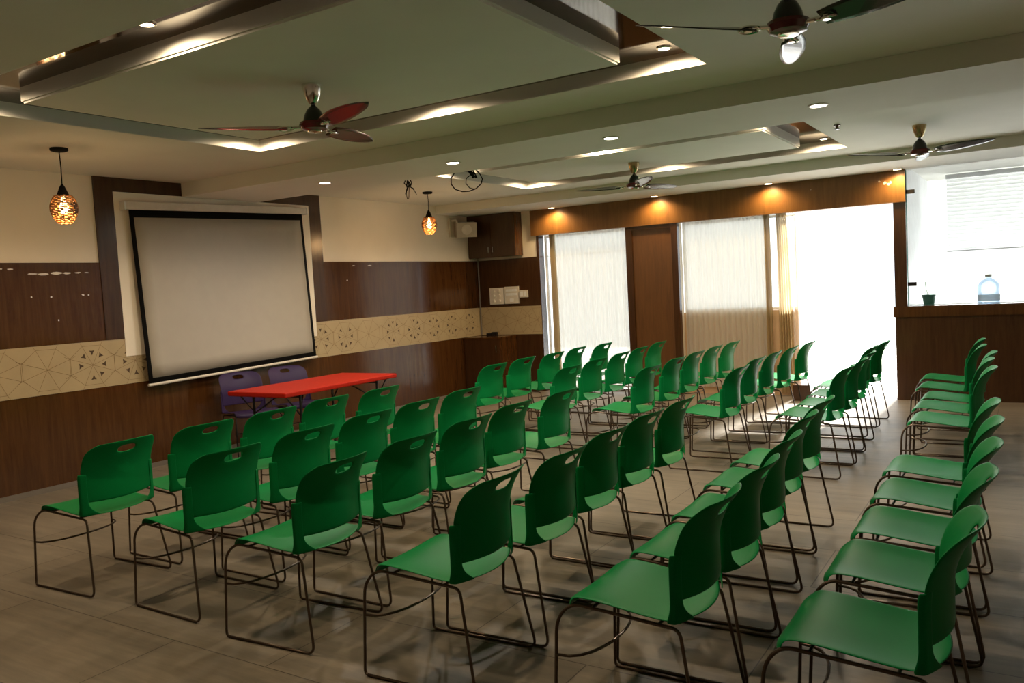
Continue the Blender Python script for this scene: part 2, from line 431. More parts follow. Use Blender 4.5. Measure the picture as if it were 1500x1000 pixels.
# wood door panel between the windows
dp = MB().box(-4.655, -4.085, YF+0.015, YF+0.06, 0.02, 2.235)
do = struct(dp.build('door_1', M['doortone']), 'closed flush brown wood door between two curtains', 'door')
MB().box(-4.745, -4.655, YF-0.015, YF+0.06, 0, 2.283).box(-4.085, -4.0, YF-0.015, YF+0.06, 0, 2.283).box(-4.655, -4.085, YF-0.015, YF+0.06, 2.235, 2.283).build('door_frame', M['wooddark'], do)
# half wall, post and glass partition on the right
hw = MB().box(-1.385, XR, YF, 10.64, 0, 0.965)
hwo = struct(hw.build('wall_right_half', M['wooddark']), 'brown laminate half wall under the glass partition', 'half wall')
struct(MB().box(-1.40, XR, YF-0.02, 10.64, 0.966, 1.088).build('trim_7', M['wood']), 'brown cap rail along the top of the half wall', 'cap rail')
struct(MB().box(-1.385, -1.255, YF, 10.62, 1.088, 2.285).build('trim_8', M['wooddark']), 'dark post between the doorway and the glass partition', 'post')
struct(MB().box(-1.36, XR, 10.642, 11.05, 0.98, 1.086).build('trim_9', M['ledge']), 'white ledge behind the glass partition', 'ledge')
gw = thing('window_3', 'frameless glass partition above the brown half wall', 'window', (0, 0, 0)); gw['kind'] = 'structure'
MB().box(-1.243, XR, 10.520, 10.530, 1.089, 2.648).build('glass_pane', M['glass'], gw)
MB().box(-1.252, -1.243, 10.515, 10.535, 1.089, 2.648).build('glass_edge', M['glassedge'], gw)
for z in (1.341, 2.398):
    MB().box(-1.25, -1.16, 10.505, 10.545, z-0.022, z+0.022).build('glass_clip', M['black'], gw)
struct(MB().box(-4.0, -2.50, YF+0.13, 10.64, 0, 1.085).build('trim_10', M['tan']), 'tan low wall under the middle window, seen through the curtain', 'low wall')
# windows behind the curtains
def window(name, x0, x1, z0, z1, label, mull):
    w = thing(name, label, 'window'); w['kind'] = 'structure'
    t = 0.035; y0, y1 = 10.66, 10.70
    f = MB().box(x0, x0+t, y0, y1, z0, z1).box(x1-t, x1, y0, y1, z0, z1).box(x0+t, x1-t, y0, y1, z1-t, z1).box(x0+t, x1-t, y0, y1, z0, z0+t)
    for (kind, p) in mull:
        if kind == 'h': f.box(x0+t, x1-t, y0, y1, p-0.006, p+0.006)
        else: f.box(p-0.015, p+0.015, y0, y1, z0+t, z1-t)
    f.build('window_frame', M['ledge'], w)
    MB().box(x0+t, x1-t, 10.678, 10.682, z0+t, z1-t).build('glass_pane', M['glass'], w)
window('window_1', -6.135, -4.755, 0.0, 2.285, 'tall window behind the left sheer curtain', [('h', 1.98)])
window('window_2', -4.0, -2.50, 1.085, 2.285, 'window above a low wall behind the middle sheer curtain', [])
# remaining walls of the hall, behind and beside the camera
struct(MB().box(XR, XR+0.15, YB-0.15, 10.64, 0, ZC+0.25).build('wall_right', M['plaster']), 'right wall of the hall beside the photographer', 'wall')
struct(MB().box(XL, XR, YB-0.15, YB, 0, ZC+0.25).build('wall_back', M['plaster']), 'back wall of the hall behind the photographer', 'wall')

# ------------------------------------------------------------------ ceiling lights
def downlight(label, x, y, z, rad, kind, energy, col, cone, group, aim=None):
    t = thing('ceiling_downlight' if kind == 'd' else 'recess_spotlight', label, 'ceiling light', (x, y, z), 0, group)
    MB().lathe([(rad, 0.0), (rad+0.012, 0.0), (rad+0.012, -0.006), (rad, -0.008), (rad, 0.0)], n=20).build('rim', M['white'] if kind == 'd' else M['chrome'], t, True)
    MB().lathe([(0.0, -0.0045), (rad*0.6, -0.0045), (rad, -0.003)], n=20).build('lens', M['lamp_white'] if kind == 'd' else M['lamp_warm'], t)
    spot('lamp', t, (0, 0, -0.02), energy, col, cone, 0.7 if kind == 'd' or z < ZR-0.01 else 0.55, rad*0.8, aim)
    return t
bl = ['leftmost round downlight under the ceiling beam, beside the screen', 'second round downlight from the screen under the ceiling beam, beside the looped cables',
      'third round downlight from the screen under the ceiling beam', 'fourth round downlight from the screen under the beam, near the smoke detector']
for lab, x in zip(bl, (-5.65, -4.15, -2.68, -1.19)):
    downlight(lab, x, 5.74, ZBEAM, 0.052, 'd', E_BEAM, SOFT, 172, 'downlights under the beam')
sl_ = ['leftmost small spotlight washing the wood fascia above the left curtain', 'second small spotlight on the soffit, above the wood door',
       'third small spotlight on the soffit, above the middle curtain', 'fourth small spotlight on the soffit, beside the glass partition']
for lab, x in zip(sl_, (-5.80, -4.24, -2.75, -1.31)):
    downlight(lab, x, 10.335, ZS, 0.045, 's', E_SOFFIT, (1.0, 0.68, 0.33), 160, 'spotlights on the soffit')
for k, (a, b) in enumerate(REC):
    xl, xm, xr = RX0+0.19, -3.466, RX1-0.20
    ya, yb = (a+0.19, b-0.18) if k == 0 else (a+0.08, b-0.19)
    w = ('nearer', 'farther')[k]
    for (x, y, s) in ((xl, ya, 'near left corner'), (xm, ya, 'middle of the near side'), (xr, ya, 'near right corner'), (xl, yb, 'far left corner'), (xm, yb, 'middle of the far side'), (xr, yb, 'far right corner')):
        downlight('small spotlight in the %s ceiling recess, %s' % (w, s), x, y, ZR, 0.032, 's', E_RECESS, WARM, 174, 'spotlights in the %s ceiling recess' % w)

# ------------------------------------------------------------------ pendants
def pendant(label, x, y, drop):
    t = thing('pendant_lamp', label, 'pendant lamp', (x, y, ZC), 0, 'pendant lamps by the screen')
    MB().lathe([(0.0, 0), (0.062, 0), (0.062, -0.018), (0.05, -0.024), (0.0, -0.024)], n=24).build('ceiling_rose', M['black'], t, True)
    MB().tube([(0, 0, -0.02), (0.006, 0, -drop*0.5), (0, 0, -drop+0.01)], 0.004, n=6).build('cord', M['black'], t, True)
    MB().lathe([(0.006, -drop+0.02), (0.018, -drop), (0.026, -drop-0.02), (0.048, -drop-0.075), (0.0, -drop-0.075)], n=20).build('cap', M['black'], t, True)
    z0 = -drop-0.072; H = 0.195
    sh = MB(); nr = 15
    for i in range(nr):
        u = i/(nr-1)
        r = 0.050+0.045*math.sin(PI*min(1, (u*0.92+0.08)))**0.8
        z = z0-H*u
        band = 4 <= i <= 9
        for q in range(24):
            a0 = 2*PI*q/24; a1 = 2*PI*(q+1)/24
            dark = band and (q % 12) in ((0, 1, 2, 3, 4) if i in (5, 8) else (1, 2, 3))
            wob = 0.0035*math.sin(q*2.1+i*1.7)
            hh = 0.0075 if dark else 0.0042
            vs = [(r*math.cos(a0), r*math.sin(a0), z+hh+wob), (r*math.cos(a1), r*math.sin(a1), z+hh+wob), (r*math.cos(a1), r*math.sin(a1), z-hh+wob), (r*math.cos(a0), r*math.sin(a0), z-hh+wob)]
            ro = 1-0.008/r
            vi = [(p[0]*ro, p[1]*ro, p[2]) for p in vs]
            sh.add(vs+vi, [(0, 1, 2, 3), (7, 6, 5, 4), (0, 4, 5, 1), (3, 2, 6, 7)], 1 if dark else 0)
    for q in range(8):
        a = 2*PI*q/8+0.2
        pts = []
        for i in range(nr):
            u = i/(nr-1); r = 0.049+0.045*math.sin(PI*min(1, (u*0.92+0.08)))**0.8
            pts.append((r*math.cos(a), r*math.sin(a), z0-H*u))
        sh.tube(pts, 0.003, n=5)
    sh.build('woven_shade', [M['rope'], M['darkrope']], t)
    MB().lathe([(0.010, z0), (0.013, z0-0.03), (0.028, z0-0.065), (0.034, z0-0.095), (0.024, z0-0.125), (0.0, z0-0.135)], n=16).build('bulb', M['bulb'], t, True)
    L = bpy.data.lights.new('lamp', 'POINT'); L.energy = E_PEND; L.color = (1.0, 0.60, 0.26); L.shadow_soft_size = 0.09
    o = bpy.data.objects.new('lamp', L); C.objects.link(o); o.parent = t; o.location = (0, 0, z0-0.165)
pendant('woven amber pendant lamp left of the projection screen', -6.148, 3.507, 0.285)
pendant('woven amber pendant lamp right of the screen, before the speaker', -6.26, 8.089, 0.240)

# ------------------------------------------------------------------ ceiling fans
def blade_mat(name, c0, c1):
    mt, t, b = nt(name)
    tc = t.nodes.new('ShaderNodeTexCoord'); sp = t.nodes.new('ShaderNodeSeparateXYZ'); r = t.nodes.new('ShaderNodeValToRGB')
    t.links.new(tc.outputs['Object'], sp.inputs[0]); t.links.new(sp.outputs['X'], r.inputs['Fac'])
    r.color_ramp.elements[0].position = 0.50; r.color_ramp.elements[0].color = c0
    r.color_ramp.elements[1].position = 0.54; r.color_ramp.elements[1].color = c1
    t.links.new(r.outputs['Color'], b.inputs['Base Color']); b.inputs['Roughness'].default_value = 0.25; b.inputs['Coat Weight'].default_value = 0.3
    return mt
M['bladered'] = blade_mat('red_blade_black_tip', (0.16, 0.008, 0.010, 1), (0.012, 0.008, 0.010, 1))
M['bladedark'] = blade_mat('dark_blade', (0.020, 0.016, 0.020, 1), (0.010, 0.010, 0.014, 1))
M['bladedark'].node_tree.nodes['Principled BSDF'].inputs['Roughness'].default_value = 0.24
def fan(label, x, y, deg, bm_, cup):
    t = thing('ceiling_fan', label, 'ceiling fan', (x, y, ZC), 0, 'three bladed ceiling fans')
    MB().lathe([(0.0, 0.0), (0.058, 0.0), (0.056, -0.022), (0.046, -0.060), (0.030, -0.098), (0.020, -0.108), (0.0, -0.108)], n=24).build('canopy', cup, t, True)
    MB().lathe([(0.012, -0.09), (0.012, -0.16)], n=12).build('rod', M['fanblack'], t, True)
    MB().lathe([(0.014, -0.118), (0.024, -0.128), (0.040, -0.145), (0.055, -0.175), (0.062, -0.205), (0.062, -0.212), (0.0, -0.212)], n=28).build('bell', M['fanblack'], t, True)
    MB().lathe([(0.0, -0.205), (0.060, -0.206), (0.082, -0.214), (0.086, -0.228), (0.074, -0.252), (0.045, -0.262), (0.0, -0.264)], n=28).build('motor_housing', M['maroon'], t, True)
    MB().lathe([(0.044, -0.258), (0.040, -0.268), (0.0, -0.271)], n=24).build('bottom_cap', M['chrome'], t, True)
    for k in range(3):
        def bl(u, v):
            d = 0.15+0.49*u
            w = 0.045+0.075*math.sin(PI*min(1, u*0.95+0.12))**0.7
            if u > 0.86: w *= math.sqrt(max(0.0, 1-((u-0.86)/0.14)**2))*0.93+0.07
            s = (v-0.5)*w
            tw = -0.42*(1-0.45*u)
            return (d, s*math.cos(tw)+0.03*u*u, -0.008+s*math.sin(tw)+0.010*u)
        b = MB(); b.grid(bl, 16, 6)
        o = b.build('blade', bm_, t); bake(o, [('SOLIDIFY', dict(thickness=0.005, offset=0.0))])
        o.location = (0, 0, -0.232); o.rotation_euler = (0, 0, math.radians(deg+120*k))
        br = MB()
        br.tube([(0.07, 0, -0.002), (0.10, 0, -0.004), (0.135, 0, -0.006)], 0.009, n=8)
        lp = [(0.165+0.042*math.cos(a), 0.026*math.sin(a), -0.012+0.006*math.sin(a)) for a in [2*PI*i/18 for i in range(18)]]
        br.tube(lp, 0.006, closed=True, n=6)
        br.lathe([(0.0, -0.018), (0.016, -0.018), (0.018, -0.012), (0.018, 0.0), (0.0, 0.0)], c=(0.17, 0, -0.004), n=14)
        br.build('blade_bracket', M['chrome'], o, True)
fan('red bladed ceiling fan with chrome canopy, left of the hall', -3.487, 3.491, 98, M['bladered'], M['chrome'])
fan('nearest ceiling fan, black blades, at the top right', -0.83, 3.491, 100, M['bladedark'], M['chrome'])
fan('small distant ceiling fan under the farther ceiling recess', -3.494, 8.003, 66, M['bladedark'], M['brass'])
fan('distant black ceiling fan before the glass partition', -0.843, 8.096, 92, M['bladedark'], M['brass'])

# ------------------------------------------------------------------ hanging cables, smoke detector
t = thing('cable_bundle', 'small knot of loose black cable ends on the ceiling', 'cables', (-5.732, 7.082, ZC), 0)
kb = MB()
for i in range(5):
    a = i*1.3
    kb.tube([(0.03*math.cos(a), 0.03*math.sin(a), 0), (0.045*math.cos(a), 0.045*math.sin(a), -0.03), (0.02*math.cos(a+1), 0.02*math.sin(a+1), -0.07), (-0.03*math.cos(a), -0.03*math.sin(a), -0.05), (0.0, 0.0, -0.01)], 0.006, n=6)
kb.build('cable_knot', M['black'], t, True)
kb = MB()
kb.tube(fillet([(-0.02, 0, -0.06), (-0.035, 0, -0.13), (-0.03, 0, -0.20), (-0.005, 0, -0.20), (0.0, 0, -0.13), (0.01, 0, -0.06)], 0.03), 0.004, n=6)
for (dx, dz) in ((-0.075, -0.14), (0.08, -0.16), (0.06, -0.12), (-0.055, -0.11)):
    kb.tube([(0, 0, -0.06), (dx*0.6, 0.02, -0.09), (dx, 0.03, dz)], 0.004, n=6)
kb.build('loose_ends', M['black'], t, True)
t = thing('cable_bundle', 'looped black projector cables hanging from the ceiling behind the beam', 'cables', (-4.569, 6.556, ZC), 0)
ux, uy = math.cos(YAW), math.sin(YAW)
def cp(s, z, d=0.0): s, z = s*1.12, z*1.12; return (s*ux-d*uy, s*uy+d*ux, z)
kb = MB()
for i in range(7):
    a = i*0.9
    kb.tube([cp(0.02*math.cos(a), 0, 0.02*math.sin(a)), cp(0.03*math.cos(a+.5), -0.05, 0.03*math.sin(a)), cp(0.035+0.02*math.cos(a*2), -0.10, 0.02*math.sin(a*2)), cp(0.05+0.02*math.cos(a), -0.135, 0.02)], 0.0075, n=6)
kb.box(*[v for p in zip(cp(-0.03, 0), cp(0.05, 0)) for v in sorted(p)][:4], -0.012, 0.0)
kb.build('cable_knot', M['black'], t, True)
loop = [cp(0.0, -0.005), cp(-0.05, -0.045), cp(-0.115, -0.085), cp(-0.148, -0.13), cp(-0.150, -0.18), cp(-0.12, -0.225), cp(-0.06, -0.248), cp(0.0, -0.248), cp(0.06, -0.228), cp(0.105, -0.19), cp(0.118, -0.15), cp(0.10, -0.11), cp(0.06, -0.06)]
kb = MB().tube(loop, 0.0055, n=8)
lp2 = [cp(0.02, -0.11), cp(-0.02, -0.14), cp(-0.025, -0.18), cp(0.005, -0.22), cp(0.05, -0.235)]
kb.tube(lp2, 0.0045, n=8)
kb.build('cable_loop', M['black'], t, True)
t = thing('sprinkler_head', 'tiny brown sprinkler head on the ceiling near the farther recess', 'sprinkler', (-1.403, 7.476, ZC))
MB().lathe([(0, 0), (0.030, 0), (0.028, -0.008), (0.012, -0.012), (0.012, -0.030), (0.022, -0.034), (0.022, -0.038), (0, -0.038)], n=16).build('head', M['wooddark'], t, True)

# ------------------------------------------------------------------ projection screen
t = thing('projection_screen', 'pull down white projection screen with black border on the left wall', 'screen', (XL+0.028, 5.772, 2.482))
ang = math.radians(1.45)
sw = bpy.data.objects.new  # noqa
ca = MB().box(0.004, 0.074, -1.135, 1.135, -0.005, 0.068)
case = ca.build('case', M['white'], t); case.rotation_euler = (ang, 0, 0); case.location = (0, 0.02, 0.02)
for ey in (-1.150, 1.135): MB().box(0.0, 0.080, ey, ey+0.015, -0.010, 0.073).build('end_cap', M['ledge'], case)
def cloth(name, y0, y1, z0, z1, mt, off):
    def fn(u, v):
        z = z1+(z0-z1)*u; y = y0+(y1-y0)*v
        x = 0.036+0.038*((0.0-z)/1.68)+off+0.003*math.sin(v*5.0)*u
        return (x, y, z)
    o = MB().grid(fn, 12, 16).build(name, mt, t, True)
    o.rotation_euler = (ang, 0, 0); o.location = (0, 0.02, 0.02)
    return bake(o, [('SOLIDIFY', dict(thickness=0.0015, offset=0))])
cloth('black_border', -1.085, 1.095, -1.655, -0.002, M['blackcloth'], 0.0)
cloth('white_fabric', -1.040, 1.055, -1.605, -0.075, M['screen'], 0.0025)
bar = MB().tube([(0.075, -1.095, -1.668), (0.075, 1.105, -1.668)], 0.014, n=12)
o = bar.build('bottom_bar', M['white'], t, True); o.rotation_euler = (ang, 0, 0); o.location = (0, 0.02, 0.02)

# ------------------------------------------------------------------ cupboards, switches, speaker, conduit
t = thing('wall_cupboard', 'brown two door wall cupboard high in the far left corner', 'cupboard', (-6.822, 10.37, 2.012))
w = 0.417
MB().box(-w, w, -0.082, 0.118, 0, 0.636).build('body', M['wood'], t)
for s in (-1, 1):
    x0, x1 = (-w+0.004, -0.002) if s < 0 else (0.002, w-0.004)
    d = MB().box(x0, x1, -0.100, -0.083, 0.006, 0.63).build('cupboard_door', M['wooddark'], t)
    hx = s*0.038
    MB().tube(fillet([(hx, -0.101, 0.065), (hx, -0.122, 0.065), (hx, -0.122, 0.155), (hx, -0.101, 0.155)], 0.012), 0.005, n=6).build('handle', M['chrome'], d, True)
t = thing('floor_cabinet', 'low brown cabinet standing in the far left corner', 'cabinet', (-6.905, 10.24, 0))
w = 0.315
MB().box(-w, w, -0.218, 0.236, 0.0, 0.815).build('body', M['wood'], t)
MB().box(-w, w+0.006, -0.245, 0.236, 0.815, 0.838).build('cabinet_top', M['wood'], t)
d = MB().box(-w+0.006, w-0.006, -0.238, -0.219, 0.03, 0.81).build('cabinet_door', M['wooddark'], t)
MB().tube(fillet([(w-0.05, -0.239, 0.62), (w-0.05, -0.262, 0.62), (w-0.05, -0.262, 0.72), (w-0.05, -0.239, 0.72)], 0.012), 0.005, n=6).build('handle', M['chrome'], d, True)
t = thing('power_adapter', 'small black power adapter lying on the low corner cabinet', 'adapter', (-7.03, 10.40, 0.838))
MB().box(-0.03, 0.05, -0.03, 0.03, 0, 0.038).box(0.06, 0.14, -0.028, 0.028, 0, 0.055).build('adapter_block', M['black'], t)
MB().tube([(0.04, 0, 0.02), (0.055, 0.0, 0.03), (0.07, 0, 0.03)], 0.006, n=6).build('cable', M['black'], t, True)
tag(MB().tube([(-7.205, 10.462, 0.845), (-7.205, 10.462, 2.01)], 0.010, n=8).build('wiring_conduit', M['skirt'], None, True), 'thin grey wiring conduit running up the far left corner', 'conduit')

def switchboard(label, x0, x1, z0, z1):
    t = thing('switch_board', label, 'switch board', ((x0+x1)/2, YF-0.012, (z0+z1)/2), 0, 'white switch boards')
    hw_, hh_ = (x1-x0)/2, (z1-z0)/2
    o = MB().box(-hw_, hw_, -0.030, 0, -hh_, hh_).build('plate', M['white'], t)
    return t
t = switchboard('white switch board with six round fan regulator knobs', -7.012, -6.765, 1.308, 1.556)
for i in range(2):
    for j in range(3):
        MB().lathe([(0.026, 0), (0.024, 0.018), (0.0, 0.020)], n=14).build('knob', M['white'], t, True).matrix_local = Matrix.Translation((-0.05+0.10*i, -0.030, 0.075-0.075*j)) @ Matrix.Rotation(PI/2, 4, 'X')
t = switchboard('white switch board with two rows of switches', -6.742, -6.500, 1.309, 1.564)
for j in range(2):
    sb = MB()
    for i in range(6): sb.box(-0.095+0.032*i, -0.067+0.032*i, -0.036, -0.030, 0.035-0.060*j+0.02, 0.035-0.060*j+0.055)
    sb.build('switch_row', M['ledge'], t)
MB().box(-0.03, 0.03, -0.036, -0.030, -0.10, -0.05).build('socket', M['ledge'], t)
t = switchboard('smallest white socket plate, right of the switch boards', -6.487, -6.345, 1.394, 1.502)
MB().box(-0.05, -0.005, -0.035, -0.030, -0.035, 0.035).box(0.01, 0.05, -0.035, -0.030, -0.035, 0.035).build('socket', M['ledge'], t)

t = thing('wall_speaker', 'white box speaker on a bracket beside the wall cupboard', 'speaker', (XL, 9.87, 2.45))
MB().box(0.0, 0.03, -0.06, 0.06, -0.12, 0.16).tube([(0.02, 0, 0.12), (0.10, 0.0, 0.12), (0.12, 0.0, 0.08)], 0.015, n=8).build('bracket', M['white'], t)
o = MB().box(-0.10, 0.11, -0.15, 0.15, -0.12, 0.09).build('speaker_box', M['speaker'], t)
o.location = (0.17, 0.12, 0.0); o.rotation_euler = (0, math.radians(8), math.radians(-42))
MB().lathe([(0.075, 0), (0.075, 0.006), (0.06, 0.010), (0.03, 0.0), (0.0, 0.004)], n=24).build('speaker_grille', M['white'], o, True).matrix_local = Matrix.Translation((0.11, 0, -0.01)) @ Matrix.Rotation(PI/2, 4, 'Y')

# ------------------------------------------------------------------ curtains, plinth, things beyond the glass
def curtain(label, x0, x1, z0, z1, y, gather, mt='sheer'):
    def fn(u, v):
        x = x0+(x1-x0)*u
        ph = 2*PI*x/0.072
        yy = y+0.016*math.sin(ph)*(0.8+0.2*v)+0.004*math.sin(x*37+v*3)
        return (x+0.003*math.sin(v*1.5+x*9), yy, z1+(z0-z1)*v)
    o = MB().grid(fn, int((x1-x0)/0.006), 8).build('sheer_curtain', M[mt], None, True)
    if gather:      # the bunched edge of the cloth, several folds deep
        g0, g1, flare = gather
        def gf(u, v):
            w = (g1-g0)*(1+flare*v)
            return (g0+w*u+0.004*math.sin(v*5), y-0.006+0.030*math.sin(2*PI*u*5.5+0.6*v)+0.006*math.sin(u*40), z1+(z0-z1)*v)
        MB().grid(gf, 66, 10).build('gathered_edge', M['ivory'], o, True)
    return tag(o, label, 'curtain', 'ivory sheer curtains')
curtain('ivory sheer curtain left of the brown wood door', -5.92, -4.762, 0.06, 2.30, 10.565, (-5.985, -5.91, 0.3))
curtain('ivory sheer curtain right of the wood door, over the low wall', -3.955, -2.88, 0.10, 2.30, 10.56, (-2.885, -2.815, 0.05))
curtain('thin white curtain in the bright doorway by the half wall', -2.57, -1.42, 0.04, 2.30, 10.585, (-2.74, -2.615, 0.55), 'sheer3')
tag(MB().box(-2.50, -2.30, 10.20, 10.48, 0, 0.19).build('floor_box', M['wooddark']), 'dark low box on the floor before the doorway curtain', 'box')

tag(MB().box(-1.28, 6.0, 13.0, 13.006, 0.0, 2.72).build('dimming_sheet', M['blind']), 'wide white translucent sheet added behind the glass to dim the daylight', 'blind')  # added backdrop that cuts the daylight reaching the glass partition
struct(MB().box(-1.34, -1.27, 10.66, 13.0, -0.01, 2.72).build('wall_side', M['ledge']), 'white side wall added behind the glass to stop daylight leaking', 'wall')  # added to close off stray daylight between balcony and side room
t = thing('window_blind', 'white slatted blind glowing behind the glass partition', 'blind', (0.9, 12.2, 0))
MB().box(-1.875, 1.6, -0.03, 0.03, 2.645, 2.70).build('head_rail', M['ledge'], t)
sb = MB()
for i in range(19):
    z = 2.62-0.048*i; x0 = -1.87
    sb.add([(x0, -0.012, z-0.021), (1.55, -0.012, z-0.021), (1.55, 0.012, z+0.021), (x0, 0.012, z+0.021), (x0, -0.012, z-0.0225), (1.55, -0.012, z-0.0225), (1.55, 0.012, z+0.0195), (x0, 0.012, z+0.0195)], [(0, 1, 2, 3), (7, 6, 5, 4), (0, 4, 5, 1), (1, 5, 6, 2), (2, 6, 7, 3), (3, 7, 4, 0)])
sb.build('slats', M['blind'], t)
MB().box(-1.875, 1.6, -0.02, 0.02, 1.705, 1.722).build('bottom_rail', M['ledge'], t)
t = thing('water_jar', 'large clear water bottle standing on the ledge behind the glass', 'bottle', (-0.455, 10.82, 1.087))
MB().lathe([(0, 0.0), (0.105, 0.0), (0.112, 0.01), (0.112, 0.10), (0.106, 0.11), (0.112, 0.12), (0.112, 0.19), (0.10, 0.225), (0.06, 0.265), (0.032, 0.28), (0.032, 0.30)], n=28).build('body', M['jar'], t, True)
MB().lathe([(0.036, 0.292), (0.036, 0.325), (0.0, 0.327)], n=20).build('bottle_cap', M['ledge'], t, True)
MB().lathe([(0.1135, 0.025), (0.1135, 0.095)], n=28).build('paper_label', M['blind'], t, True)
t = thing('small_plant_pot', 'small dark green pot with a thin stem on the ledge behind the glass', 'plant pot', (-1.06, 10.78, 1.087))
MB().lathe([(0, 0.0), (0.055, 0.0), (0.072, 0.10), (0.076, 0.10), (0.076, 0.118), (0.066, 0.118), (0.064, 0.10), (0, 0.098)], n=24).build('pot', M['potgreen'], t, True)
MB().tube([(0, 0, 0.095), (-0.03, 0, 0.19), (-0.035, 0, 0.27)], 0.004, n=6).build('stem', M['leaf'], t, True)

# ------------------------------------------------------------------ red folding table
t = thing('folding_table', 'red topped folding table with black legs before the screen', 'table', (-5.94, 5.74, 0), math.radians(0.5))
hx, hy = 0.38, 0.76
top = MB().box(-hx, hx, -hy, hy, 0.690, 0.735).build('tabletop', M['red'], t)
bake(top, [('BEVEL', dict(width=0.012, segments=3))])
top.data.polygons.foreach_set('use_smooth', [False]*len(top.data.polygons))
for s in (-1, 1):
    yl_ = s*(hy-0.24)
    lg = MB()
    for sx in (-1, 1):
        lg.tube(fillet([(sx*0.31, yl_, 0.688), (sx*0.31, yl_, 0.30), (sx*0.34, yl_+s*0.02, 0.012)], 0.05), 0.0125, n=10)
    lg.tube([(-0.338, yl_+s*0.018, 0.03), (0.338, yl_+s*0.018, 0.03)], 0.011, n=8)
    lg.tube([(-0.31, yl_, 0.67), (0.31, yl_, 0.67)], 0.011, n=8)
    lo = lg.build('leg_frame', M['blackrod'], t, True)
    for sx in (-1, 1):
        MB().tube([(sx*0.12, yl_-s*0.22, 0.688), (sx*0.30, yl_, 0.50), (sx*0.30, yl_+s*0.16, 0.688)], 0.008, n=8).build('brace', M['blackrod'], lo, True)

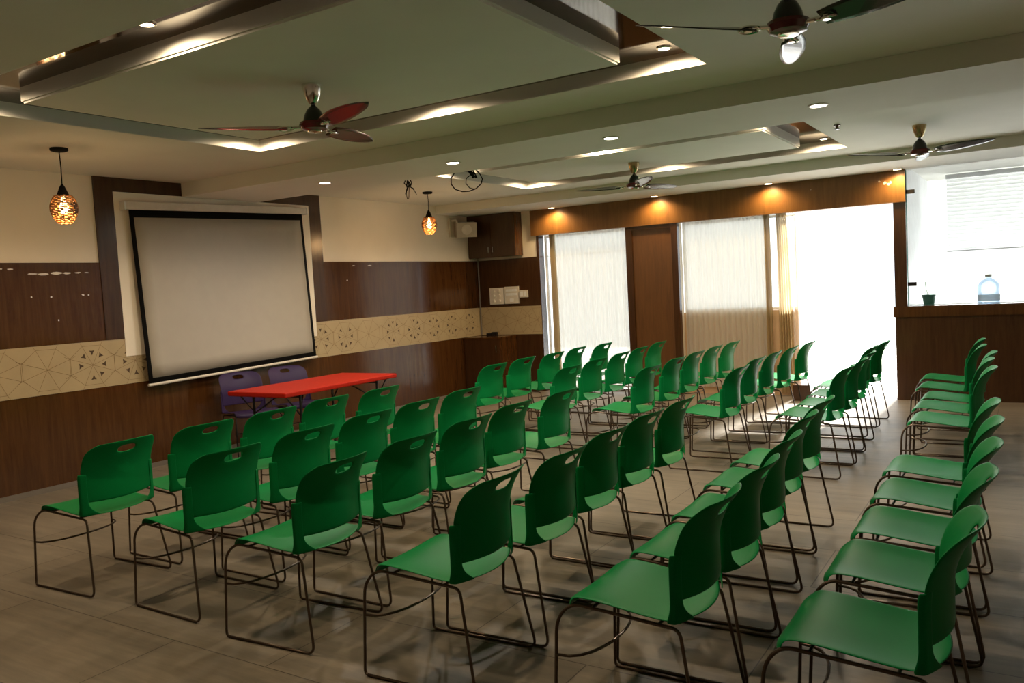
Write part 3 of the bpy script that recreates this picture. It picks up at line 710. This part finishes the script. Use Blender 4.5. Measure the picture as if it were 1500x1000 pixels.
# ------------------------------------------------------------------ stacking chairs
def make_chair(shell, rod, label, group, cat='chair'):
    t = thing('stacking_chair', label, cat, (0, 0, 0), 0, group)
    # seat: a dished pan with a rolled front edge and two corner uprights
    def edge(z): return 0.185+2.1*max(0.0, z-0.62)**2
    def bow(y): return 0.060*max(0.0, 1-(y/0.225)**2)
    prof = [(-0.228, 0.412), (-0.225, 0.433), (-0.212, 0.449), (-0.187, 0.457), (-0.13, 0.457), (-0.05, 0.449), (0.03, 0.439), (0.10, 0.431), (0.150, 0.428), (0.180, 0.434)]
    sm = MB(); nv = 16; rows = []
    for (x, z) in prof:
        row = []
        for j in range(nv+1):
            v = -1+2*j/nv
            y = 0.222*v
            xx = x
            if x > 0.08: xx = x+(x-0.08)/0.10*bow(y)
            if x < -0.15: xx = x+0.028*abs(v)**8*((-0.15-x)/0.076)
            row.append((xx, y, z+0.010*abs(v)**3-0.004*(1-v*v)))
        rows.append(row)
    sm.add([p for r in rows for p in r], [(i*(nv+1)+j, (i+1)*(nv+1)+j, (i+1)*(nv+1)+j+1, i*(nv+1)+j+1) for i in range(len(prof)-1) for j in range(nv)])
    for s in (-1, 1):
        def upr(u, v):
            z = 0.432+0.232*u
            yi = 0.194-0.060*max(0.0, (0.505-z)/0.073)**2.2
            if v < 0.62:
                k = v/0.62
                y = yi+(0.221-yi)*k
                return (edge(z)+bow(y)+0.003, s*y, z)
            k = (v-0.62)/0.38       # the strip wraps forward round the side
            a_ = k*PI/2
            dep = 0.011+0.05*max(0.0, 0.2-u)
            return (edge(z)+bow(0.221)+0.003-dep*(1-math.cos(a_))-dep*0.6*k, s*(0.221+0.0055*math.sin(a_)), z)
        sm.grid(upr, 9, 9)
    so = sm.build('seat', shell, t)
    bake(so, [('SOLIDIFY', dict(thickness=0.006, offset=0.0)), ('SUBSURF', dict(levels=1, render_levels=1))])
    # backrest with a hand hole, bowed towards the rear
    nu, nb = 14, 20
    ZB0, ZB1 = 0.506, 0.829
    P = {}
    for i in range(nu+1):
        for j in range(nb+1):
            u = i/nu; v = -1+2*j/nb
            z = ZB0+(ZB1-ZB0)*u
            h = 0.212+0.008*min(1, max(0, (z-0.62)/0.05))
            tu = (z-(ZB1-0.075))/0.075
            if tu > 0: h -= 0.055*(1-math.sqrt(max(0.0, 1-min(1, tu)**2)))
            P[i, j] = [h*v, z-0.006*(v*v)*u-0.006*(1-v*v)*(1-u)]
    cz = (P[11, 10][1]+P[13, 10][1])/2-0.004; ax, az = 0.060, 0.018
    for i in range(11, 14):
        for j in range(7, 14):
            if i in (11, 13) or j in (7, 13):
                dy, dz = P[i, j][0], P[i, j][1]-cz
                a = math.atan2(dz/0.021, dy/0.066)
                P[i, j] = [ax*math.copysign(abs(math.cos(a))**0.8, math.cos(a)), cz+az*math.copysign(abs(math.sin(a))**0.9, math.sin(a))]
    vs = []; idx = {}
    for i in range(nu+1):
        for j in range(nb+1):
            if i == 12 and 7 < j < 13: continue
            y, z = P[i, j]
            idx[i, j] = len(vs); vs.append((edge(z)+bow(y)-0.002, y, z))
    fs = []
    for i in range(nu):
        for j in range(nb):
            if i in (11, 12) and 7 <= j <= 12: continue
            fs.append((idx[i, j], idx[i+1, j], idx[i+1, j+1], idx[i, j+1]))
    bo = MB().add(vs, fs).build('backrest', shell, t)
    bake(bo, [('SOLIDIFY', dict(thickness=0.007, offset=0.0)), ('SUBSURF', dict(levels=1, render_levels=1))])
    # sled legs: one bent rod a side
    R_ = 0.0062
    for s in (-1, 1):
        pts = [(-0.268, s*0.246, R_), (-0.248, s*0.236, 0.385), (-0.200, s*0.214, 0.440), (0.02, s*0.205, 0.422), (0.195, s*0.208, 0.412), (0.268, s*0.246, R_)]
        MB().tube(fillet(pts, [0.022, 0.05, 0.04, 0.0, 0.03, 0.045], closed=True), R_, closed=True, n=8).build('leg', rod, t, True)
    arc = [(-0.256, -0.240, 0.255)]+[(-0.256+0.135*math.sin(PI*k/12)**0.75, 0.240*math.cos(PI-PI*k/12), 0.255) for k in range(1, 12)]+[(-0.256, 0.240, 0.255)]
    MB().tube(arc, 0.0055, n=8).build('stretcher', rod, t, True)
    for bx, bz in ((-0.12, 0.434), (0.12, 0.416)):
        MB().tube([(bx, -0.207, bz), (bx, 0.207, bz)], 0.0055, n=6).build('cross_bar', rod, t, True)
    return t

# world place of each backrest's outer top corner, measured from the photograph
near = [[(-4.28,2.88),(-4.33,3.44),(-4.34,3.98),(-4.39,4.55),(-4.37,5.11)],
        [(-3.43,2.90),(-3.48,3.48),(-3.52,4.04),(-3.54,4.57),(-3.59,5.16)],
        [(-2.75,2.93),(-2.73,3.46),(-2.76,4.03),(-2.83,4.61),(-2.82,5.22)],
        [(-1.81,2.86),(-1.80,3.39),(-1.83,3.92),(-1.85,4.44),(-1.86,4.97)],
        [(-0.91,2.88),(-0.93,3.40),(-0.97,3.95),(-1.03,4.55),(-1.05,5.09)],
        [(-0.12,2.83),(-0.15,3.46),(-0.15,3.99),(-0.16,4.56),(-0.19,5.15)]]
farb = [[(-4.44,6.84),(-4.48,7.45),(-4.44,8.01),(-4.50,8.66),(-4.42,9.20)],
        [(-3.54,6.72),(-3.60,7.38),(-3.64,8.00),(-3.69,8.61),(-3.76,9.32)],
        [(-2.81,6.77),(-2.85,7.49),(-2.87,8.07),(-2.89,8.69),(-2.87,9.24)],
        [(-2.04,6.75),(-2.10,7.46),(-2.10,8.01),(-2.07,8.53),(-2.03,9.10)],
        [(-1.23,6.79),(-1.23,7.34),(-1.25,7.89),(-1.32,8.50),(-1.29,9.06)],
        [(-0.26,6.75),(-0.30,7.35),(-0.30,7.88),(-0.40,8.53),(-0.44,9.18)]]
FIX = {(0,0,0): (-4.58, 2.665, 3), (0,1,0): (-3.71, 2.71, -1), (0,2,0): (-2.95, 2.68, 4), (0,3,0): (-2.08, 2.672, 3), (0,4,0): (-1.185, 2.68, 0), (0,5,0): (-0.455, 2.645, 0)}
SHIFT = [-0.01, -0.02, 0.0, 0.0, -0.01, -0.05]
ROWN = ['front', 'second', 'third', 'fourth', 'fifth', 'last']
ORD = ['first', 'second', 'third', 'fourth', 'fifth']
proto = None
for blk, cols in ((0, near), (1, farb)):
    for r, col in enumerate(cols):
        for k, (px, py) in enumerate(col):
            a = math.radians(random.uniform(-1.6, 1.6))
            lx, ly = 0.25, 0.195
            x = px-(lx*math.cos(a)-ly*math.sin(a)); y = py-(lx*math.sin(a)+ly*math.cos(a))
            x += SHIFT[r]
            if (blk, r, k) in FIX:
                x, y, dg = FIX[blk, r, k]; a = math.radians(dg)
            row = 'front row facing the red table' if r == 0 else ('last row nearest the photographer' if r == 5 else ROWN[r]+' row behind the red table')
            seat = '%s from the near end' % ORD[k] if blk == 0 else '%s from the curtains, beyond the aisle' % ORD[4-k]
            label = 'green chair, %s, %s' % (row, seat)
            if proto is None:
                proto = make_chair(M['green'], M['rod'], label, 'green stacking chairs'); c = proto
            else:
                c = copy_tree(proto)
            c['label'] = label; c.location = (x, y, 0); c.rotation_euler = (0, 0, a)
pc = make_chair(M['purple'], M['blackrod'], 'purple chair behind the table, nearer the left end of the screen', 'purple stacking chairs')
pc.location = (-6.73, 5.57, 0); pc.rotation_euler = (0, 0, math.radians(160))
p2 = copy_tree(pc); p2['label'] = 'purple chair behind the table, nearer the window end'
p2.location = (-6.66, 6.16, 0); p2.rotation_euler = (0, 0, math.radians(163))
